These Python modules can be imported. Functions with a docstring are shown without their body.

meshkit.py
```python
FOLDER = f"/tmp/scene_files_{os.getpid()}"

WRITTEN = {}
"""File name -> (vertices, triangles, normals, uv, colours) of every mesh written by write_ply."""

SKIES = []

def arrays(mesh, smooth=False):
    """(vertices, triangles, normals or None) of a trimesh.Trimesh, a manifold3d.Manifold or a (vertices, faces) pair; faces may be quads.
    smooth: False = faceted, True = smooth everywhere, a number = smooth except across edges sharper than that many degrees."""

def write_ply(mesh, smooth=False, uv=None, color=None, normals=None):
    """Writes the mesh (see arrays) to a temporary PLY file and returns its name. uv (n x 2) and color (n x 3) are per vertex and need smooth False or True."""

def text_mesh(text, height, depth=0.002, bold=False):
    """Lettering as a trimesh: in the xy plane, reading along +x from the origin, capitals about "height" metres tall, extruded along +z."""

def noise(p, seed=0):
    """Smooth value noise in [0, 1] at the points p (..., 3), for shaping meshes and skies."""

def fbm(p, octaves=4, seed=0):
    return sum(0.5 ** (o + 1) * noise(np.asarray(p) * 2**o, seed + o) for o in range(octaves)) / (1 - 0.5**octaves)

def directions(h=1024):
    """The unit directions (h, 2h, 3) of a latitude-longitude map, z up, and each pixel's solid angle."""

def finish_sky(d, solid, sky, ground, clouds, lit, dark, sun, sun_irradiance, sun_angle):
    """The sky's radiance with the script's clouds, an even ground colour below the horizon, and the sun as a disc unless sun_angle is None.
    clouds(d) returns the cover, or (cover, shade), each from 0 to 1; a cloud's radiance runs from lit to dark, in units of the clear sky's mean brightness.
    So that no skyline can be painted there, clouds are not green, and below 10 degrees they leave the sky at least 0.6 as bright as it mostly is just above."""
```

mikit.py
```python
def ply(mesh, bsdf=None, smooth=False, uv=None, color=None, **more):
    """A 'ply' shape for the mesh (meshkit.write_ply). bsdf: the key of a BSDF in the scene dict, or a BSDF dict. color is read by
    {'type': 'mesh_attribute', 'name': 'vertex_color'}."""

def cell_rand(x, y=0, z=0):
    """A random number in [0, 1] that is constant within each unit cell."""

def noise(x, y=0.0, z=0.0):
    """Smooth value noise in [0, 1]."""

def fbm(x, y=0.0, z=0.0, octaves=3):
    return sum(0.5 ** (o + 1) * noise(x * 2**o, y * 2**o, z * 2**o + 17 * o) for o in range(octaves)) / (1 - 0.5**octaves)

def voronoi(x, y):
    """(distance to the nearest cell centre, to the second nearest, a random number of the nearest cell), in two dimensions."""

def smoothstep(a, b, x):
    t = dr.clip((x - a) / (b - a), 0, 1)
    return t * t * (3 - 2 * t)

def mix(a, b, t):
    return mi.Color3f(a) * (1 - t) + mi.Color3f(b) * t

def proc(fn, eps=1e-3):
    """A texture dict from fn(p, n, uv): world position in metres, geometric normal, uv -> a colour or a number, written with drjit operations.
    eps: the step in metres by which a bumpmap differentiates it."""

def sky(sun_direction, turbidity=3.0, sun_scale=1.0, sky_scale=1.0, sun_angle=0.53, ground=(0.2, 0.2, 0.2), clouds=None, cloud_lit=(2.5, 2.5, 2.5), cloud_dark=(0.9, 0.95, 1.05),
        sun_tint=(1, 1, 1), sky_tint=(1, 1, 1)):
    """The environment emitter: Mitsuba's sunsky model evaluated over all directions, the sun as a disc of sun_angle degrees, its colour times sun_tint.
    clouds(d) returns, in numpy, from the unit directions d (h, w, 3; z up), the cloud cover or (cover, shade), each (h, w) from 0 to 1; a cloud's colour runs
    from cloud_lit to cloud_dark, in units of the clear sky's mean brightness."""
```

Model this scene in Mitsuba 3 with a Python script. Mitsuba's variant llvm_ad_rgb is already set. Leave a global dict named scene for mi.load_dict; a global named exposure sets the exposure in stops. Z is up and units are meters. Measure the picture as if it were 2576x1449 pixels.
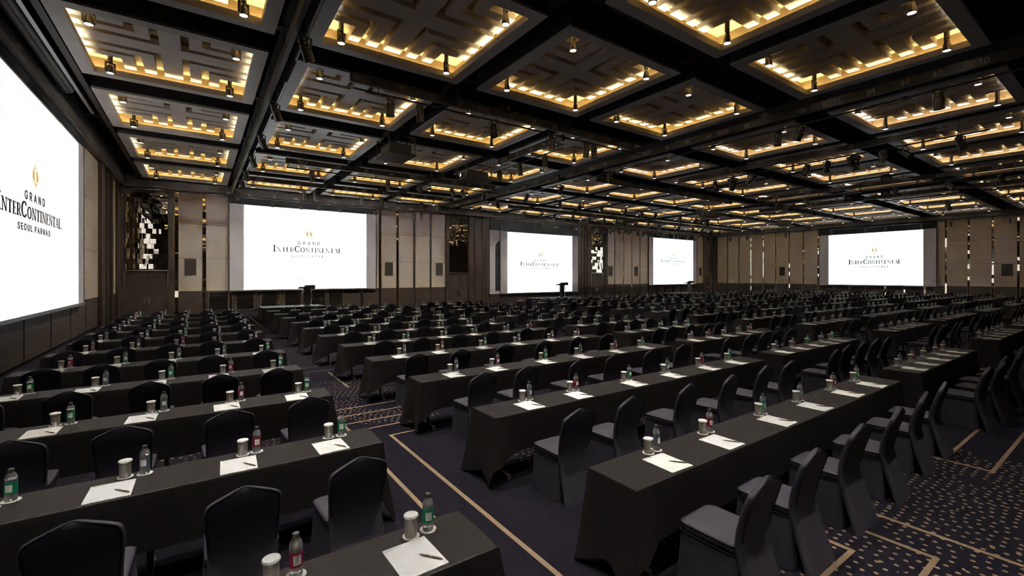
import math, random
import numpy as np, trimesh, mitsuba as mi, drjit as dr
from shapely.geometry import Polygon, box as sbox, Point
from shapely import affinity
from shapely.ops import unary_union
import mikit, meshkit
from mikit import ply, proc, noise, fbm, cell_rand, smoothstep, mix

random.seed(7)
rng = np.random.default_rng(7)
T = mi.ScalarTransform4f
scene, labels = {}, {}

# ------------------------------------------------------------------ camera, exposure, light levels
F_PX, H_PX, YAW, EYE = 1128.8, 693.15, 0.6087, 2.32
scene['camera'] = {
    'type': 'perspective', 'fov': 2 * math.degrees(math.atan(1288 / F_PX)), 'fov_axis': 'x', 'near_clip': 0.05, 'far_clip': 200.0,
    'principal_point_offset_y': (724.5 - H_PX) / 1449,
    'to_world': T().look_at(origin=[0, 0, EYE], target=[math.sin(YAW), math.cos(YAW), EYE], up=[0, 0, 1])}
exposure = 0.0
SPOT_I = 330.0            # W/sr of one ceiling spotlight
COVE = 75.0               # radiance of the hidden cove strips
SCREEN = 1.25            # radiance of a projected white
WALL_I = 400.0           # W/sr of a spotlight turned to a wall
WARM, PINK, SPOT_C, WALL_C = (1.0, .76, .40), (1.0, .82, .70), (1.0, .90, .78), (1.0, .84, .66)

# ------------------------------------------------------------------ mesh helpers
def mesh(v, f):
    f = np.asarray(f, int)
    if f.shape[1] == 4:
        f = np.vstack([f[:, [0, 1, 2]], f[:, [0, 2, 3]]])
    return trimesh.Trimesh(np.asarray(v, float), f, process=False)

BV = np.array([[x, y, z] for x in (0, 1) for y in (0, 1) for z in (0, 1)], float)
BF = np.array([[0, 1, 3, 2], [4, 6, 7, 5], [0, 4, 5, 1], [2, 3, 7, 6], [0, 2, 6, 4], [1, 5, 7, 3]])

def bx(x0, x1, y0, y1, z0, z1):
    return mesh(BV * [x1 - x0, y1 - y0, z1 - z0] + [x0, y0, z0], BF)

def cat(*ms):
    ms = [m for a in ms for m in (a if isinstance(a, (list, tuple)) else [a])]
    return trimesh.util.concatenate(ms) if len(ms) > 1 else ms[0]

def loft(rings, cap0=True, cap1=True, closed=True):
    """rings: list of (n, 3) arrays with equal n, joined in order."""
    n = len(rings[0]); v = np.vstack(rings); f = []
    m = n if closed else n - 1
    for k in range(len(rings) - 1):
        for i in range(m):
            j = (i + 1) % n
            f.append([k * n + i, k * n + j, (k + 1) * n + j, (k + 1) * n + i])
    f = np.array(f); tris = [f[:, [0, 1, 2]], f[:, [0, 2, 3]]]
    for cap, k, rev in ((cap0, 0, True), (cap1, len(rings) - 1, False)):
        if cap:
            c = len(v); v = np.vstack([v, rings[k].mean(0)])
            i = np.arange(n); t = np.stack([k * n + i, k * n + (i + 1) % n, np.full(n, c)], 1)
            tris.append(t[:, ::-1] if rev else t)
    return trimesh.Trimesh(v, np.vstack(tris), process=False)

def lathe(prof, n=20, cap0=True, cap1=True):
    a = np.arange(n) * 2 * np.pi / n
    return loft([np.stack([r * np.cos(a), r * np.sin(a), np.full(n, z)], 1) for r, z in prof], cap0, cap1)

def tube(pts, r, n=8):
    p = np.asarray(pts, float); t = np.gradient(p, axis=0); t /= np.linalg.norm(t, axis=1, keepdims=True)
    up = np.array([0, 0, 1.0]) if abs(t[0, 2]) < .9 else np.array([1.0, 0, 0])
    a = np.cross(t, up); a /= np.linalg.norm(a, axis=1, keepdims=True) + 1e-9
    b = np.cross(a, t); w = np.arange(n) * 2 * np.pi / n
    rr = np.broadcast_to(r, (len(p),))
    return loft([p[k] + rr[k] * (np.cos(w)[:, None] * a[k] + np.sin(w)[:, None] * b[k]) for k in range(len(p))])

def xf(m, t):
    m = m.copy(); m.apply_transform(np.array(t.matrix, float) if hasattr(t, 'matrix') else t); return m

def rot(axis, deg, point=(0, 0, 0)):
    return trimesh.transformations.rotation_matrix(math.radians(deg), axis, point)

def extrude(poly, d):
    gs = getattr(poly, 'geoms', [poly])
    return cat([trimesh.creation.extrude_polygon(g, d, engine='earcut') for g in gs if g.area > 1e-9])

def at(x, y, z, rz=0, s=1):
    return T().translate([x, y, z]).rotate([0, 0, 1], rz).scale(s)

def fr(o, u, w):
    """A frame on a wall: local x along u, y up, z out along w."""
    m = np.eye(4); m[:3, 0], m[:3, 1], m[:3, 2], m[:3, 3] = u, (0, 0, 1), w, o
    return m

# ------------------------------------------------------------------ scene helpers
count = {}
def new(name):
    k = count.get(name, 0); count[name] = k + 1
    return name if k == 0 else f'{name}_{k:03d}'

def tag(key, label=None, cat_=None, group=None, kind=None):
    d = {}
    if label: d['label'] = label
    if cat_: d['category'] = cat_
    if group: d['group'] = group
    if kind: d['kind'] = kind
    labels[key] = d
    return key

def add(key, m, bsdf, smooth=False, **more):
    scene[key] = ply(m, bsdf, smooth=smooth, **more) if not isinstance(m, dict) else {**m, **more}
    return key

def part(parent, name, m, bsdf, smooth=False, label=None, **more):
    key = new(parent + '__' + name); add(key, m, bsdf, smooth, **more)
    if label: labels[key] = {'label': label}
    return key

def group(name, **parts):
    """A shapegroup; parts: name=(mesh, bsdf, smooth[, more])."""
    d = {'type': 'shapegroup'}
    for k, a in parts.items():
        d[k] = ply(a[0], a[1], smooth=a[2] if len(a) > 2 else False, **(a[3] if len(a) > 3 else {}))
    scene['sg_' + name] = d

def inst(key, g, t):
    scene[key] = {'type': 'instance', 'shapegroup': {'type': 'ref', 'id': 'sg_' + g}, 'to_world': t}
    return key

def area(c, k, w=1.0):
    return {'type': 'area', 'radiance': {'type': 'rgb', 'value': [float(x * k) for x in c]}, 'sampling_weight': float(w)}

def proj(x, y, z):
    """Where a point falls in the photograph, to know what is in view and how large."""
    d = x * math.sin(YAW) + y * math.cos(YAW); s = x * math.cos(YAW) - y * math.sin(YAW)
    if d < .2: return None
    return 1288 + F_PX * s / d, H_PX - F_PX * (z - EYE) / d, d

def in_view(x, y, z, pad=60):
    p = proj(x, y, z)
    return p is not None and -pad < p[0] < 2576 + pad and -pad < p[1] < 1449 + pad

ORD = ['zeroth', 'first', 'second', 'third', 'fourth', 'fifth', 'sixth', 'seventh', 'eighth', 'ninth', 'tenth', 'eleventh', 'twelfth', 'thirteenth', 'fourteenth', 'fifteenth', 'sixteenth', 'seventeenth', 'eighteenth', 'nineteenth', 'twentieth'] + ['twenty-' + w for w in ('first', 'second', 'third', 'fourth', 'fifth', 'sixth', 'seventh', 'eighth', 'ninth')]

# ------------------------------------------------------------------ materials
def rgb(c): return {'type': 'rgb', 'value': [float(x) for x in c]}
def diffuse(name, c): scene[name] = {'type': 'twosided', 'b': {'type': 'diffuse', 'reflectance': rgb(c) if not isinstance(c, dict) else c}}
def gloss(name, c, rough=.4, spec=.5, metal=0.0, **k):
    scene[name] = {'type': 'twosided', 'b': {'type': 'principled', 'base_color': rgb(c) if not isinstance(c, dict) else c, 'roughness': rough, 'specular': spec, 'metallic': metal, **k}}

def C3(*c): return mi.Color3f(*c)

def carpet(p, n, uv):
    x, y = p.x, p.y
    fib = noise(x * 260, y * 260) * .5 + noise(x * 60, y * 60) * .3 + .35
    base = C3(.0034, .0032, .0048) * fib * 1.5
    tan = C3(.105, .078, .054) * (fib * .35 + .75)
    # bands of dots
    inA = ((y > 5.5) & (y < 10.35)) | ((y > 12.3) & (y < 16.6)) | ((y > 20.4) & (y < 24.6))
    col = dr.floor((x + 1.75) / 5.05)
    even = (col - 2 * dr.floor(col / 2)) < .5
    dotted = (even & inA) | (~even & ~inA)
    # medallions: each point belongs to its nearest centre, dots on rings about that centre
    g = mi.Float(.95)
    best, bxx, byy = mi.Float(9), mi.Float(0), mi.Float(0)
    cx0, cy0 = dr.floor(x / g), dr.floor(y / g)
    for i in (-1, 0, 1):
        for j in (-1, 0, 1):
            cx, cy = cx0 + i, cy0 + j
            px, py = (cx + .2 + .6 * cell_rand(cx, cy, 1)) * g, (cy + .2 + .6 * cell_rand(cx, cy, 2)) * g
            d = dr.square(px - x) + dr.square(py - y)
            bxx, byy = dr.select(d < best, px, bxx), dr.select(d < best, py, byy)
            best = dr.minimum(best, d)
    r = dr.sqrt(best)
    k = dr.floor(r / .088 + .5)
    nn = dr.maximum(dr.floor(2 * dr.pi * k * .088 / .098), 1)
    ang = dr.atan2(y - byy, x - bxx) / (2 * dr.pi)
    cell = (dr.floor(ang * nn) + .5) / nn * 2 * dr.pi
    dd = dr.sqrt(dr.square(x - bxx - k * .088 * dr.cos(cell)) + dr.square(y - byy - k * .088 * dr.sin(cell)))
    patch = noise(x * 1.1 + 7, y * 1.1 + 3) < .74
    dot = dotted & patch & (dd < .0175) & (k > 1.5)
    # woven lines
    def hl(y0, x0, x1, w=.021): return (dr.abs(y - y0) < w) & (x > x0) & (x < x1)
    def vl(x0, y0, y1, w=.024): return (dr.abs(x - x0) < w) & (y > y0) & (y < y1)
    ln = hl(8.06, -1.2, 5.2) | hl(7.63, .4, 6.0) | hl(7.22, 1.8, 7.4) | hl(6.83, -2, 3.1) | hl(6.36, 2.26, 8.0) | vl(2.285, -2, 6.36) | vl(1.84, 1.0, 7.42)
    ln = ln | hl(12.2, 1.0, 6.1) | hl(11.64, 1.9, 7.1) | vl(2.33, 23.4, 29.5) | vl(2.55, 9.6, 11.4) | hl(17.3, -1, 8) | hl(19.1, .5, 11)
    ln = ln | vl(4.52, 1.466, 1.9) | hl(1.466, 2.6, 4.54) | vl(4.96, 1.03, 2.0) | hl(1.03, 2.2, 4.98) | vl(5.40, -.6, 2.4) | hl(1.104, 7.64, 13.5) | vl(7.7, 1.09, 2.6) | hl(1.53, 8.1, 14.5) | hl(3.1, 9.0, 13.0) | hl(5.0, 3.2, 9.0)
    gx, gy = dr.floor(x / 4.3), dr.floor(y / 3.7)
    far = (x > 12.5)
    ln = ln | (far & (dr.abs(y - (gy + .2 + .6 * cell_rand(gx, gy, 5)) * 3.7) < .022)) | (far & (dr.abs(x - (gx + .2 + .6 * cell_rand(gx, gy, 6)) * 4.3) < .022))
    return dr.select(ln | dot, tan, base)

def panel_fabric(p, n, uv):
    w = noise(p.x * 300 + p.y * 300, p.z * 90) * .5 + noise(p.x * 9 + p.y * 9, p.z * 60) * .5
    return C3(.50, .39, .245) * (.90 + .2 * w)

def dark_wood(p, n, uv):
    w = fbm(p.x * 3 + p.y * 3, p.z * 55, 0, 3)
    return mix((.005, .0038, .0034), (.013, .0098, .0082), w)

def cloth_weave(p, n, uv):
    w = noise(p.x * 400, p.y * 400, p.z * 400)
    return C3(.0046, .0042, .0044) * (.8 + .4 * w)

def paint(p, n, uv):
    w = fbm(p.x * 1.4, p.y * 1.4, p.z * 2, 3)
    return C3(.43, .395, .355) * (.82 + .36 * w)

scene['m_carpet'] = {'type': 'twosided', 'b': {'type': 'diffuse', 'reflectance': proc(carpet)}}
scene['m_fabric'] = {'type': 'twosided', 'b': {'type': 'diffuse', 'reflectance': proc(panel_fabric)}}
gloss('m_wood', proc(dark_wood), rough=.45, spec=.18)
scene['m_cloth'] = {'type': 'twosided', 'b': {'type': 'principled', 'base_color': proc(cloth_weave), 'roughness': .55, 'specular': .06, 'sheen': .02, 'sheen_tint': .3}}
gloss('m_paint', proc(paint), rough=.42, spec=.35)
gloss('m_ceiling', (.012, .011, .010), rough=.7, spec=.2)
gloss('m_soffit', (.020, .018, .017), rough=.5, spec=.3)
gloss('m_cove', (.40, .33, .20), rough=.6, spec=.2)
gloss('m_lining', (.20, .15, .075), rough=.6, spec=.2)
gloss('m_chair', (.0105, .0102, .0150), rough=.55, spec=.14, sheen=.05, sheen_tint=.4)
diffuse('m_piping', (.006, .006, .010))
gloss('m_black', (.010, .0095, .009), rough=.35, spec=.5)
gloss('m_black_metal', (.022, .019, .017), rough=.25, spec=.6, clearcoat=.6)
gloss('m_grey_metal', (.30, .30, .30), rough=.35, metal=1.0)
gloss('m_chrome', (.62, .60, .57), rough=.18, metal=1.0)
gloss('m_gold_trim', (.42, .30, .15), rough=.3, metal=1.0)
scene['m_mirror'] = {'type': 'twosided', 'b': {'type': 'conductor', 'material': 'none', 'specular_reflectance': rgb((.66, .60, .50))}}
diffuse('m_paper', (.86, .82, .745))
diffuse('m_paper_lid', (.86, .82, .745))
diffuse('m_ink', (.055, .052, .042))
diffuse('m_screen', (.62, .56, .545))
diffuse('m_mask', (.012, .015, .018))
diffuse('m_green', (.006, .080, .043))
diffuse('m_maroon', (.075, .008, .022))
diffuse('m_slate', (.032, .047, .064))
gloss('m_cap', (.012, .011, .010), rough=.4)
gloss('m_lens', (.5, .5, .5), rough=.1)
def hazed(name, ior, c, w):
    scene[name] = {'type': 'blendbsdf', 'weight': w, 'clear': {'type': 'thindielectric', 'int_ior': ior}, 'film': {'type': 'twosided', 'b': {'type': 'diffuse', 'reflectance': rgb(c)}}}
hazed('m_shell', 1.58, (.80, .84, .86), .055)           # plastic with a film of dew
hazed('m_tumbler', 1.6, (.85, .78, .62), .055)
scene['m_water'] = {'type': 'dielectric', 'int_ior': 1.33}
scene['m_glass'] = {'type': 'dielectric', 'int_ior': 1.5}
diffuse('m_letter', (.52, .47, .42))
gloss('m_stage', (.035, .045, .050), rough=.6, spec=.3)
gloss('m_projector', (.045, .043, .042), rough=.5, spec=.4)
gloss('m_lampglass', (.10, .10, .11), rough=.06, spec=.9)
diffuse('m_grille', (.014, .013, .013))

# ------------------------------------------------------------------ the room
XL, XR, YF, YN, ZP, ZT = -3.66, 55.5, 33.4, -5.0, 7.33, 8.75
add('floor', bx(XL - .2, XR + .3, YN - .2, YF + .3, -.15, 0), 'm_carpet'); tag('floor', 'dark navy carpet with beige dots and lines', kind='structure')
add('ceiling', bx(XL - .2, XR + .3, YN - .2, YF + .3, ZT, ZT + .15), 'm_ceiling'); tag('ceiling', 'black upper ceiling above the coffers', kind='structure')

FA = fr((0, YF, 0), (1, 0, 0), (0, -1, 0))
FL = fr((XL, 0, 0), (0, 1, 0), (1, 0, 0))
FR = fr((XR, 0, 0), (0, -1, 0), (-1, 0, 0))

def wall(key, F, u0, u1, label, so=.42):
    add(key, xf(bx(u0, u1, -.05, ZT + .1, -.25, -.10), F), 'm_wood'); tag(key, label, kind='structure')
    # dark soffit drop above the panels
    part(key, 'soffit', xf(bx(u0, u1, ZP + .03, ZT, -.10, so), F), 'm_soffit')
    part(key, 'soffit_rail', xf(bx(u0, u1, ZP + .10, ZP + .16, so, so + .05), F), 'm_black_metal')

wall('wall_far', FA, XL - .2, XR + .2, 'long far wall of beige fabric panels, dark wood and mirrors behind three screens')
wall('wall_left', FL, YN, YF, 'left wall of dark wood and beige panels behind the nearest screen', .20)
wall('wall_right', FR, -YF, -YN, 'right wall of beige fabric panels with narrow mirror strips')
add('wall_near', bx(XL - .2, XR + .2, YN - .15, YN, -.05, ZT + .1), 'm_wood'); tag('wall_near', 'dark wood wall behind the camera', kind='structure')

def fabric(key, F, u0, u1, d=.0, zs=((1.37, 3.36), (3.375, 5.42), (5.435, ZP))):
    for a, b in zs:
        part(key, 'fabric_panel', xf(bx(u0, u1, a, b, -.10, -.01 + d), F), 'm_fabric')
def wains(key, F, u0, u1, z1=1.345):
    part(key, 'wainscot_panel', xf(bx(u0, u1, .10, z1, -.10, -.02), F), 'm_wood')
    part(key, 'wainscot_plinth', xf(bx(u0, u1, .0, .09, -.10, .0), F), 'm_black')
def mirror(key, F, u0, u1, z0=.1, z1=ZP, dark=False):
    if dark:
        part(key, 'dark_reveal', xf(bx(u0, u1, z0, z1, -.10, -.085), F), 'm_black'); return
    z, ms = z0, []
    while z < z1 - .1:
        hgt = random.uniform(.25, .6); e = min(z + hgt, z1)
        m = bx(u0, u1, z + .006, e - .006, -.10, -.055)
        m = xf(m, rot([1, 0, 0], random.uniform(-3.5, 3.5), ((u0 + u1) / 2, (z + e) / 2, -.07)) @ rot([0, 1, 0], random.uniform(-4, 4), ((u0 + u1) / 2, z, -.07)))
        ms.append(m); z = e
    k = part(key, 'mirror_strip', xf(cat(ms), F), 'm_mirror')
    labels[k] = {'label': 'narrow vertical strip of stacked mirror pieces', 'kind': 'stuff'}
    part(key, 'mirror_edge', xf(cat(bx(u0 - .012, u0 + .004, z0, z1, -.10, .0), bx(u1 - .004, u1 + .012, z0, z1, -.10, .0)), F), 'm_gold_trim')

# far wall, left part: panels 1.15 wide every 1.365
mirror('wall_far', FA, -1.205, -1.02)
for k in range(11):
    u = -1.005 + 1.365 * k
    hid = 2 < k < 9
    if not hid:
        fabric('wall_far', FA, u, u + 1.155)
    else:
        fabric('wall_far', FA, u, u + 1.155, zs=((1.37, ZP),))
    wains('wall_far', FA, u, u + 1.155)
    if k < 10: mirror('wall_far', FA, u + 1.165, u + 1.355)
# right of screen one, measured
mirror('wall_far', FA, 14.03, 14.04, dark=True)
fabric('wall_far', FA, 14.02, 15.20); wains('wall_far', FA, 14.02, 15.20)
mirror('wall_far', FA, 15.21, 15.40, dark=True)
fabric('wall_far', FA, 15.41, 16.59); wains('wall_far', FA, 15.41, 16.59)
def pilaster(key, F, u0, u1, d=.06, z1=ZP, m='m_wood'):
    part(key, 'pilaster', xf(bx(u0, u1, 0, z1, -.10, d), F), m)
pilaster('wall_far', FA, XL, -3.49, .10); pilaster('wall_far', FA, -1.50, -1.22, .10)
pilaster('wall_far', FA, 16.62, 16.92, .10)
for a, b, d in ((18.78, 19.0, .12), (19.02, 19.35, .02), (19.37, 19.50, .10), (19.56, 20.15, .0), (20.18, 20.50, .0), (20.53, 20.85, .0)):
    pilaster('wall_far', FA, a, b, d)
for a, b, d in ((31.4, 31.85, .0), (31.9, 32.3, .0), (32.35, 32.6, .06), (32.65, 32.9, .12), (32.95, 33.22, .06), (34.97, 35.2, .06), (35.24, 35.6, .12)):
    pilaster('wall_far', FA, a, b, d)
part('wall_far', 'wood_panel', xf(bx(20.9, 31.35, 6.32, ZP, -.10, .05), FA), 'm_mask')
part('wall_far', 'wood_panel', xf(bx(20.9, 31.35, .0, .68, -.10, .05), FA), 'm_wood')
for k, (a, b) in enumerate(((35.67, 36.72), (36.9, 38.08), (38.3, 39.48), (39.67, 40.87), (41.05, 42.3))):
    fabric('wall_far', FA, a, b); wains('wall_far', FA, a, b)
    mirror('wall_far', FA, b + .02, b + .16, dark=k in (0, 3, 4))
for k in range(6):
    u = 42.5 + 1.55 * k
    fabric('wall_far', FA, u, u + 1.36, zs=((1.37, ZP),)); wains('wall_far', FA, u, u + 1.36)
fabric('wall_far', FA, 52.15, 53.33); wains('wall_far', FA, 52.15, 53.33)
pilaster('wall_far', FA, 53.36, 53.9, .10); pilaster('wall_far', FA, 55.2, XR, .10)
part('wall_far', 'wood_panel', xf(bx(53.95, 55.15, 2.6, ZP, -.10, -.04), FA), 'm_wood')

# left wall
for k in range(3):
    u = 23.0 + 1.25 * k
    fabric('wall_left', FL, u, u + 1.235)
for k in range(26):
    u = YN + 1.27 * k
    if u < 26.6:
        part('wall_left', 'wainscot_panel', xf(bx(u + .02, u + 1.25, .10, 1.345 if u > 21.5 else 3.2, -.10, -.02 if k % 2 else -.03), FL), 'm_wood')
for k in range(18):
    u = YN + 1.55 * k
    if u < 22.4:
        part('wall_left', 'wood_panel', xf(bx(u, min(u + 1.53, 22.9), 3.23, ZP, -.10, -.03), FL), 'm_wood')
for a, b, d in ((26.8, 27.3, .12), (27.35, 28.0, .04), (28.05, 28.7, .0), (28.75, 29.4, .04), (29.45, 30.0, .12), (31.75, 32.3, .08), (32.35, YF, .02)):
    pilaster('wall_left', FL, a, b, d)
fabric('wall_left', FL, 30.1, 31.1); fabric('wall_left', FL, 31.12, 31.7); wains('wall_left', FL, 30.1, 31.7)

# right wall: local u = -y
for k in range(24):
    u = -32.72 + 1.462 * k
    hid = 8 <= k <= 13
    fabric('wall_right', FR, u, u + 1.28, zs=((1.37, ZP),) if hid else ((1.37, 3.36), (3.375, 5.42), (5.435, ZP)))
    wains('wall_right', FR, u, u + 1.28)
    mirror('wall_right', FR, u + 1.30, u + 1.445, dark=k in (0, 1))
pilaster('wall_right', FR, -YF, -32.76, .06)

# mirror mosaics above the doors: every tile is a piece of its own
def mosaic(u0, u1, z0, z1, nx, nz):
    m = part('wall_far', 'mosaic_back', xf(bx(u0, u1, z0, z1, -.10, -.09), FA), 'm_black')
    zs = np.linspace(z0 + .02, z1, nz + 1)
    for r in range(nz):
        cuts = np.concatenate([[0], np.cumsum(np.array([random.choice((.6, 1, 1.5)) for _ in range(nx)]))]); cuts = u0 + .01 + cuts / cuts[-1] * (u1 - u0 - .02)
        for c in range(nx):
            d = random.choice((.0, .0, .03, .06)); e = random.choice((0, 0, .0, .12))
            w = (cuts[c + 1] - cuts[c]) / 2 - .006; hh = (zs[r + 1] - zs[r]) / 2 - .005
            b = mesh((BV - .5) * [2 * w, 2 * hh, .05], BF)
            b = xf(b, rot([0, 1, 0], random.uniform(-1, 1)) @ rot([1, 0, 0], random.uniform(-1, 1)))
            b.apply_translation([(cuts[c] + cuts[c + 1]) / 2, (zs[r] + zs[r + 1]) / 2, -.06 + d])
            part('wall_far', 'mosaic_tile', xf(b, FA), 'm_mirror')
mosaic(-3.47, -1.52, 2.68, 7.1, 8, 15)
mosaic(16.95, 18.76, 2.60, 7.05, 7, 14)
mosaic(33.25, 34.95, 2.62, 6.95, 6, 13)

# doors
def door(n, u0, u1, z1, label):
    key = f'door_{n}'
    add(key, xf(bx(u0, u1, 0, z1 + .05, -.10, -.07), FA), 'm_black'); tag(key, label, kind='structure')
    c = (u0 + u1) / 2
    for a, b, s in ((u0 + .03, c - .012, 1), (c + .012, u1 - .03, -1)):
        leaf = part(key, 'leaf', xf(bx(a, b, .01, z1, -.07, -.03), FA), 'm_wood')
        hx = c - .10 if s > 0 else c + .10
        part(leaf, 'pull_plate', xf(bx(hx - .045, hx + .045, .68, 1.02, -.03, -.005), FA), 'm_chrome', label='brushed metal pull plate')
    part(key, 'frame', xf(cat(bx(u0, u0 + .03, 0, z1 + .06, -.08, .02), bx(u1 - .03, u1, 0, z1 + .06, -.08, .02), bx(u0, u1, z1 + .02, z1 + .06, -.08, .03)), FA), 'm_chrome')
door(1, -3.49, -1.51, 2.58, 'dark double door under the mirror mosaic in the left corner')
door(2, 16.93, 18.77, 2.50, 'dark double door between the first and second far screens')
door(3, 33.25, 34.95, 2.55, 'dark double door between the second and third far screens')
door(4, 53.95, 55.15, 2.5, 'dark door in the far right corner')

# wall speaker grilles
def grille(F, u0, u1, z0, z1, label):
    k = new('speaker_grille'); tag(k, label, 'speaker')
    part(k, 'frame', xf(cat(bx(u0, u1, z0, z0 + .02, -.01, .02), bx(u0, u1, z1 - .02, z1, -.01, .02), bx(u0, u0 + .02, z0, z1, -.01, .02), bx(u1 - .02, u1, z0, z1, -.01, .02)), F), 'm_black')
    part(k, 'mesh_cover', xf(bx(u0 + .02, u1 - .02, z0 + .02, z1 - .02, -.01, .012), F), 'm_grille')
grille(FA, -.725, -.15, 2.35, 3.33, 'dark square speaker grille on the golden panel right of the corner door')
grille(FA, 11.55, 12.15, 2.35, 3.33, 'dark speaker grille on the first panel right of the first far screen')
grille(FA, 15.75, 16.35, 2.35, 3.33, 'dark speaker grille on the last beige panel before the second door')
grille(FA, 35.83, 36.45, 2.3, 3.3, 'dark speaker grille on the panel right of the third door')
grille(FA, 40.0, 40.6, 2.3, 3.3, 'dark speaker grille two panels left of the third far screen')
grille(FA, 52.45, 53.0, 2.3, 3.3, 'dark speaker grille right of the third far screen')
grille(FR, -25.1, -24.5, 2.3, 3.3, 'dark speaker grille left of the screen on the right wall')
grille(FR, -7.45, -6.8, 2.3, 3.3, 'dark speaker grille right of the screen on the right wall')
grille(FL, 23.1, 23.7, 2.38, 3.3, 'dark speaker grille on the left wall just beyond the nearest screen')

# louvred vents under the first far screen
VENTS = [.52, 1.95, 3.35, 4.72, 6.3, 7.5]
for i, u in enumerate(VENTS):
    k = new('louvre_vent'); tag(k, f'black louvred air vent low on the far wall, {ORD[i + 1]} from the left', 'vent')
    part(k, 'frame', xf(cat(bx(u - .1, u, .1, 1.34, -.02, .03), bx(u + .95, u + 1.05, .1, 1.34, -.02, .03), bx(u, u + .95, .1, .16, -.02, .03), bx(u, u + .95, 1.28, 1.34, -.02, .03)), FA), 'm_soffit')
    for s in range(12):
        part(k, 'slat', xf(xf(bx(u, u + .95, -.035, .035, -.006, .006), rot([1, 0, 0], 40) ), FA @ trimesh.transformations.translation_matrix([0, .21 + s * .092, .01])), 'm_black_metal')

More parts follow.
